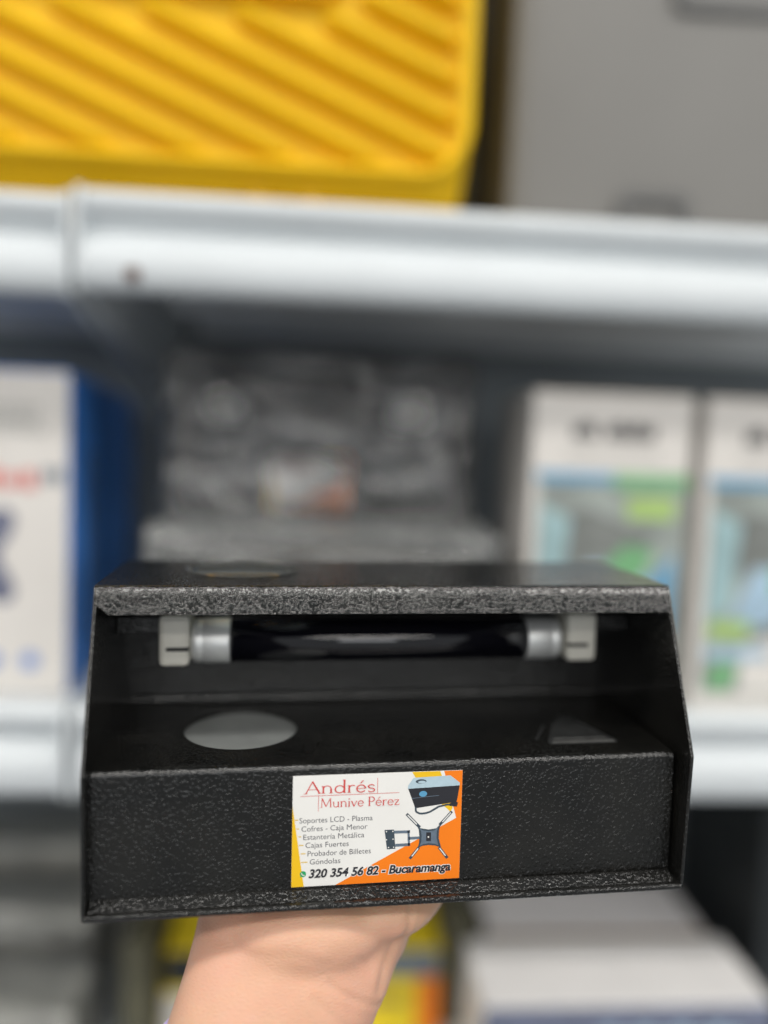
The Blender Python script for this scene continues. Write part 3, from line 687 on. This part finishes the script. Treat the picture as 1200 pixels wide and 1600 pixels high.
# -- white and blue cartons at the left: three deep
for k, (ya, yb) in enumerate(((.5195, .578), (.581, .640), (.643, .700))):
    lab = ('white-fronted carton with blue side, foremost in the row at the left',
           'blue carton second in the row behind the white-fronted one',
           'blue carton last in the row, against the back panel')[k]
    t = carton('mount_carton', lab, 'carton', -.338 - k * .002, -.1648 - k * .0015, ya, yb, 1.182, 1.3925 - k * .003, M['white_carton'], M['blue_carton'], M['blue_carton'], 'cartons in the left row')
    hw = (.338 - .1648 + k * -.0005) / 2
    # printed border strip and pale panel on the side face that shows
    sx = hw + .0005
    for (a, b, c, d, m) in ((.0012, .014, .004, .204, 'bright_blue'), (.036, .046, .03, .16, 'p_slate')):
        me = bpy.data.meshes.new('side_print'); me.from_pydata([(sx, a, c), (sx, b, c), (sx, b, d), (sx, a, d)], [], [(0, 1, 2, 3)])
        link('side_print', me, M[m], t)
    if k == 0:
        for i, (zz, l) in enumerate(((.187, .062), (.180, .070), (.173, .058))):
            xs = hw - .012
            flat('printed_text', [rect(xs - l + j * .0064, xs - l + j * .0064 + .0045, zz - .0022, zz + .0018) for j in range(int(l / .0064))], FP, M['text_grey'], t)
        flat('printed_heading', [rect(hw - .075 + j * .0115, hw - .075 + j * .0115 + .0085, .135 + .001 * (j % 2), .1455 + .002 * (j % 3)) for j in range(5)], FP, M['faded_red'], t)
        flat('printed_heading', [rect(hw - .016 + j * .007, hw - .011 + j * .007, .140, .149) for j in range(2)], FP, M['p_slate'], t)
        # pictured wall mount: concave plate with four arms
        cx, cz = hw - .064, .092
        pl = []
        for i in range(40):
            a = 2 * math.pi * i / 40; r = .021 + .020 * abs(math.cos(2 * (a - math.pi / 4) )) ** 3
            pl.append((cx + r * math.cos(a), cz + r * math.sin(a)))
        flat('pictured_mount', pl, FP, M['faded_navy'], t)
        flat('pictured_mount', ell(cx, cz, .014, .014), FP - .0003, M['p_slate'], t)
        for i in range(3): flat('printed_dot', ell(hw - .024 - i * .024, .0235, .0058, .0058), FP, M['faded_blue'], t)

# -- green-striped cartons at the right
def green_carton(label, x0, x1):
    t = carton('green_striped_carton', label, 'carton', x0, x1, .5086, .60, 1.182, 1.3935, M['white_carton'], M['white_carton'], M['kraft'], 'green-striped cartons')
    hw = (x1 - x0) / 2; h = 1.3935 - 1.182
    zb = 1.3375 - 1.182
    flat('blue_stripe', rect(-hw + .004, 0.002, zb - .003, zb + .004), FP, M['cyan_blue'], t)
    flat('green_stripe', rect(.0022, hw - .001, zb - .006, zb + .004), FP, M['green2'], t)
    flat('picture_panel', rect(-hw + .006, hw - .001, .012, zb - .0032), FP + .0001, M['photo_grey'], t)
    x = -.027
    for l in (.017, .035):
        n = int(l / .0042)
        flat('printed_heading', [rect(x + j * .0042, x + j * .0042 + .0034, h - .030, h - .0215 + .0012 * ((j * 7) % 3)) for j in range(n)], FP, M['p_black'], t)
        x += l + .005
    flat('printed_text', [rect(-.030 + j * .0052, -.030 + j * .0052 + .004, h - .0405, h - .0375) for j in range(12)], FP, M['text_grey'], t)
    flat('lime_badge', rect(.012, .045, zb - .026, zb - .012), FP - .0003, M['lime'], t)
    P = lambda pts: [(x_, z_) for x_, z_ in pts]
    flat('picture_shape', P([(-.040, .085), (-.008, .105), (.018, .100), (.03, .118), (-.012, .135), (-.034, .130)]), FP - .0002, M['photo_dark'], t)
    flat('picture_shape', P([(-hw + .007, .06), (-.030, .07), (-.026, .128), (-hw + .007, .138)]), FP - .00035, M['teal'], t)
    flat('picture_shape', P([(-.030, .06), (-.005, .058), (.028, .085), (.02, .1), (-.015, .098)]), FP - .0004, M['pale_blue'], t)
    flat('picture_shape', P([(.0, .078), (.024, .09), (.033, .108), (.012, .112), (-.002, .096)]), FP - .0005, M['green2'], t)
    flat('picture_shape', P([(.024, .05), (.046, .05), (.047, .108), (.036, .095), (.025, .085)]), FP - .0005, M['cyan_blue'], t)
    flat('picture_shape', P([(-.022, .014), (.046, .014), (.047, .05), (.012, .055), (-.018, .046)]), FP - .00045, M['white_carton'], t)
    flat('lime_badge', rect(-.044, -.016, .050, .062), FP - .0006, M['lime'], t)
    flat('picture_shape', rect(-.046, .0, .036, .044), FP - .0006, M['pale_blue'], t)
    flat('picture_shape', P([(-.044, .016), (-.028, .014), (-.022, .032), (-.038, .034)]), FP - .0006, M['green2'], t)
    return t
green_carton('white carton with blue and green stripe, the one nearer the bagged boxes', .134, .2415)
green_carton('white carton with blue and green stripe, cut by the right edge', .2515, .359)

# -- two more detectors, bagged, one on the other
d2 = copy_tree(det); d2.location = (.0005, .470, 1.1915); d2.rotation_euler = (0, 0, R(-1.2))
d2['label'] = 'black cash detector in a clear bag, lower of the two on the shelf'
d3 = copy_tree(det); d3.location = (-.0055, .545, 1.3045); d3.rotation_euler = (0, 0, R(1.5))
d3['label'] = 'black cash detector in a clear bag, upper of the two, sticker showing'
for d in (d2, d3): d['group'] = 'bagged cash detectors'

def bag(label, loc, rz, ext, seed, m, amp=.006):
    """loose crumpled film bag round a box of the given extents (x half, y0, y1, z0, z1)"""
    hx, y0, y1, z0, z1 = ext
    bm = bmesh.new(); bm_box(bm, -hx, hx, y0, y1, z0, z1, .004, 2)
    bmesh.ops.subdivide_edges(bm, edges=bm.edges[:], cuts=16, use_grid_fill=True)
    bm.normal_update()
    for v in bm.verts:
        p = Vector((v.co.x * .7, v.co.y, v.co.z * 1.2)) * 17 + Vector((seed, seed * 2, 0))
        f = noise.noise(p) + .6 * (1 - 2 * abs(noise.noise(p * 2.3))) + .35 * (1 - 2 * abs(noise.noise(p * 5.1)))
        v.co += v.normal * amp * (f + .1)
    o = from_bm('plastic_bag', bm, m); o.location = loc; o.rotation_euler = (0, 0, rz)
    return tag(o, label, 'bag', 'clear bags on the shelf')
bag('crumpled clear plastic bag round the lower black detector', d2.location, R(-1.2), (.104, -.010, .086, -.0065, .1095), 3.1, M['shrink'], .0035)
bag('crumpled clear plastic bag round the upper black detector', d3.location, R(1.5), (.0995, -.011, .088, -.0005, .104), 8.4, M['film'], .007)

# -- yellow ribbed crate on the upper shelf
def build_crate():
    x0, x1, z0, z1 = -.44, .0825, 1.4795, 1.80
    yf, yb = .500, .74
    t = thing('plastic_crate', 'yellow plastic crate with diagonal ribs standing on the upper shelf', 'crate', ((x0 + x1) / 2, yf, z0))
    T = Matrix.Translation((-(x0 + x1) / 2, -yf, -z0))
    def outline(a, b, c, d, r, n=8):
        P = []
        for cx, cz, s in ((b - r, d - r, 0), (a + r, d - r, 90), (a + r, c + r, 180), (b - r, c + r, 270)):
            P += [(cx + r * math.cos(R(s + 90 * i / n)), cz + r * math.sin(R(s + 90 * i / n))) for i in range(n + 1)]
        return P
    ymap = M['yellow']
    # body with a hand hole: front wall is a ring of panels round the hole, sides and back close the box
    hx0, hx1, hz0, hz1 = -.34, -.008, 1.6255, 1.71
    bm = bmesh.new()
    out = outline(x0, x1, 1.5165, z1, .032)
    foot = outline(x0, x1, z0, z1, .040)
    hol = outline(hx0, hx1, hz0, hz1, .010)
    pts = [Vector(p) for p in out + hol]; n1, n2 = len(out), len(hol)
    ed = [(i, (i + 1) % n1) for i in range(n1)] + [(n1 + i, n1 + (i + 1) % n2) for i in range(n2)]
    vs, es, fs, *_ = delaunay_2d_cdt(pts, ed, [], 0, 1e-7)
    F = [bm.verts.new((v.x, yf, v.y)) for v in vs]; G = [bm.verts.new((v.x, yf + .004, v.y)) for v in vs]
    for f in fs:
        if all(i >= n1 for i in f):
            c = sum((vs[i] for i in f), Vector((0, 0))) / len(f)
            if hx0 < c.x < hx1 and hz0 < c.y < hz1: continue
        bm.faces.new([F[i] for i in f]); bm.faces.new([G[i] for i in reversed(f)])
    for a, b in ed[n1:]: bm.faces.new((F[a], F[b], G[b], G[a]))
    H = [bm.verts.new((x, yf + .030, z)) for x, z in foot]; B = [bm.verts.new((x, yb, z)) for x, z in foot]
    for i in range(n1):
        j = (i + 1) % n1
        bm.faces.new((F[i], F[j], H[j], H[i])); bm.faces.new((H[i], H[j], B[j], B[i]))
    bm.faces.new(B)
    bmesh.ops.recalc_face_normals(bm, faces=bm.faces[:])
    bmesh.ops.bevel(bm, geom=[e for e in bm.edges if len(e.link_faces) == 2 and e.calc_face_angle(0) > 1.2], offset=.0022, segments=3, affect='EDGES')
    o = from_bm('crate_body', bm, ymap, t); o.data.transform(T)
    # raised border that the ribs run into
    bm = bmesh.new()
    a, b = outline(x0, x1, 1.5165, z1, .032), outline(x0 + .012, x1 - .0085, 1.5212, z1 - .012, .024)
    n = len(a)
    lay = [[bm.verts.new((x, yf - d, z)) for x, z in q] for q, d in ((a, -.001), (a, .0112), (b, .0112), (b, -.001))]
    for p, q in zip(lay, lay[1:]):
        for i in range(n): bm.faces.new((p[i], p[(i + 1) % n], q[(i + 1) % n], q[i]))
    bmesh.ops.bevel(bm, geom=[e for e in bm.edges if len(e.link_faces) == 2 and e.calc_face_angle(0) > 1.0], offset=.003, segments=3, affect='EDGES')
    o = from_bm('border', bm, ymap, t, True); o.data.transform(T)
    # rim round the hand hole
    bm = bmesh.new()
    a, b = outline(hx0 - .010, hx1 + .010, hz0 - .008, hz1 + .008, .014), outline(hx0, hx1, hz0, hz1, .010)
    n = len(a)
    lay = [[bm.verts.new((x, yf - d, z)) for x, z in q] for q, d in ((a, -.0005), (a, .0112), (b, .0112), (b, -.0005))]
    for p, q in zip(lay, lay[1:]):
        for i in range(n): bm.faces.new((p[i], p[(i + 1) % n], q[(i + 1) % n], q[i]))
    bmesh.ops.bevel(bm, geom=[e for e in bm.edges if len(e.link_faces) == 2 and e.calc_face_angle(0) > 1.0], offset=.0014, segments=2, affect='EDGES')
    o = from_bm('hand_hole_rim', bm, ymap, t); o.data.transform(T)
    # diagonal ribs, each a rounded bar clipped to the field
    sl = -math.tan(R(23)); pitch = .0229; hw = .0058
    fx0, fx1, fz0, fz1 = x0 + .016, x1 - .0105, 1.5235, 1.775
    def bar(ax, az, bx, bz):
        bm = bmesh.new(); d = Vector((bx - ax, 0, bz - az)); L = d.length; d.normalize(); u = Vector((-d.z, 0, d.x))
        rows = []
        for s, k in ((0, .25), (.004, .72), (.009, 1), (L - .009, 1), (L - .004, .72), (L, .25)):
            c = Vector((ax, yf, az)) + d * s; row = []
            for i in range(9):
                an = math.pi * i / 8
                row.append(bm.verts.new(c + u * hw * k * math.cos(an) + Vector((0, -1, 0)) * (.0135 * k * math.sin(an) - .0006)))
            rows.append(row)
        for p, q in zip(rows, rows[1:]):
            for i in range(8): bm.faces.new((p[i], p[i + 1], q[i + 1], q[i]))
        o = from_bm('rib', bm, ymap, t, True); o.data.transform(T)
    c = fz0 + .004
    off = 0
    while True:
        # rib line z = zr + sl*(x - fx1), ending at the right edge at height zr
        zr = fz0 - .21 + .0085 + off * pitch; off += 1
        if zr > fz1 + .02: break
        xa, xb = fx0, fx1
        za = zr + sl * (xa - fx1)
        if za > fz1: xa = fx1 + (fz1 - zr) / sl; za = fz1
        zb_ = zr
        if zb_ < fz0: xb = fx1 + (fz0 - zr) / sl; zb_ = fz0
        if xb - xa < .02: continue
        segs = [(xa, xb)]
        # keep clear of the hand hole
        res = []
        for a_, b_ in segs:
            N = 200; run = None
            for i in range(N + 1):
                x = a_ + (b_ - a_) * i / N; z = zr + sl * (x - fx1)
                ok = not (hx0 - .018 < x < hx1 + .018 and hz0 - .016 < z < hz1 + .016)
                if ok and run is None: run = x
                if (not ok or i == N) and run is not None:
                    res.append((run, x)); run = None
        for a_, b_ in res:
            if b_ - a_ > .025: bar(a_, zr + sl * (a_ - fx1), b_, zr + sl * (b_ - fx1))
    # plain foot band with two short drain ribs
    for x in (-.0475, -.0145):
        o = box('drain_rib', x - .004, x + .004, yf + .004, yf + .034, z0 + .006, z0 + .0365, ymap, t, .0012); o.data.transform(T)
    return t
build_crate()

# -- grey case beside it
def build_case():
    t = thing('plastic_case', 'plain grey case with moulded panels beside the yellow crate', 'case', (.30, .54, 1.4795))
    x0, x1 = -.184, .26
    o = prism('case_body', [(x0, .004), (x0 + .012, 0), (.0, -.003), (.05, -.0005), (x1, 0), (x1, .16), (x0, .16)], 'Z', 0, .31, M['grey_case'], t, .003)
    def ring(name, a, b, c, d, wd):
        pts = []; r = .008
        def ol(a, b, c, d, r): 
            P = []
            for cx, cz, s in ((b - r, d - r, 0), (a + r, d - r, 90), (a + r, c + r, 180), (b - r, c + r, 270)):
                P += [(cx + r * math.cos(R(s + 15 * i)), cz + r * math.sin(R(s + 15 * i))) for i in range(7)]
            return P
        A, B = ol(a, b, c, d, r), ol(a + wd, b - wd, c + wd, d - wd, max(.002, r - wd))
        bm = bmesh.new(); n = len(A)
        lay = [[bm.verts.new((x, y, z)) for x, z in q] for q, y in ((A, .002), (A, -.0062), (B, -.0062), (B, .002))]
        for p, q in zip(lay, lay[1:]):
            for i in range(n): bm.faces.new((p[i], p[(i + 1) % n], q[(i + 1) % n], q[i]))
        return from_bm(name, bm, M['case_dark'], t)
    ring('latch_recess', -.109, -.058, .012, .0525, .0075)
    ring('handle_recess', -.078, .09, .172, .23, .008)
    return t
build_case()
b = box('dark_gap_strip', .086, .112, .66, .69, 1.4795, 1.80, M['olive'], None, .002); tag(b, 'narrow dark brown strip added to darken the gap between crate and grey case', 'strip')  # added strip, stands in for the darkness of the gap

# -- lowest shelf
yb = carton('yellow_carton', 'yellow carton with dark band, half hidden behind the wrist', 'carton', -.1135, .1035, .588, .70, .8856, .960, M['yel_carton'], M['yel_carton'], M['yel_carton'])
flat('dark_band', rect(-.107, .02, .046, .0735), FP, M['black_box'], yb)
flat('grey_band', rect(.0205, .107, .052, .0735), FP, M['p_slate'], yb)
flat('white_field', rect(-.107, -.03, .004, .040), FP, M['white_carton'], yb)
flat('orange_field', rect(.090, .1075, .002, .051), FP, M['p_orange'], yb)
flat('printed_text', [rect(.055 + j * .005, .0585 + j * .005, .030, .036) for j in range(5)], FP - .0003, M['p_grey'], yb)
wb = carton('white_carton', 'white carton with blue-grey printed front, nearest at the bottom right', 'carton', .1175, .322, .497, .573, .8856, .978, M['slate_print'], M['bright_carton'], M['bright_carton'])
flat('printed_heading', [rect(-.02 + j * .013, -.011 + j * .013, .060, .078 - .004 * (j % 2)) for j in range(8)], FP, M['pale_blue'], wb)
wb2 = carton('white_carton', 'pale lilac-grey carton standing behind the nearer white one', 'carton', .140, .318, .590, .668, .8856, .972, M['kraft'], M['lilac_carton'], M['lilac_carton'])  # brown front stands in for the shadow gap between the two cartons
bk = carton('black_block', 'black block added for the dark shade right of the white cartons', 'carton', .345, .52, .56, .70, .8856, 1.09, M['black_box'], M['black_box'], M['black_box'])  # added black block in place of the shadowed back panel
ol = carton('olive_carton', 'dull olive-grey carton left of the yellow one', 'carton', -.1375, -.1185, .56, .70, .8856, .985, M['olive'], M['olive'], M['olive'])
gc = carton('grey_carton', 'dull grey carton between yellow and white cartons', 'carton', .1065, .1325, .60, .70, .8856, .975, M['olive'], M['olive'], M['olive'])
for k, (lab, x0, x1, y0, y1, z1, m) in enumerate((
        ('pale grey wrapped pack at the bottom left corner', -.34, -.158, .515, .585, .965, 'grey_pack'),
        ('grey wrapped pack standing second at the bottom left', -.36, -.17, .60, .66, .985, 'grey_pack'),
        ('taupe wrapped pack rearmost at the bottom left', -.35, -.16, .68, .74, 1.00, 'grey_pack'))):
    t = thing('wrapped_pack', lab, 'pack', ((x0 + x1) / 2, y0, .8856), group='wrapped packs')
    hx = (x1 - x0) / 2; d = y1 - y0; h = z1 - .8856
    box('contents', -hx + .004, hx - .004, .004, d - .004, .001, h - .006, M[m], t, .004)
    bm = bmesh.new(); bm_box(bm, -hx, hx, 0, d, .0008, h, .006, 2)
    bmesh.ops.subdivide_edges(bm, edges=bm.edges[:], cuts=9, use_grid_fill=True); bm.normal_update()
    for v in bm.verts:
        if v.co.z > .004: v.co += v.normal * .004 * noise.noise(v.co * 40 + Vector((k * 9, 0, 0)))
    from_bm('wrapping', bm, M['shrink'], t)
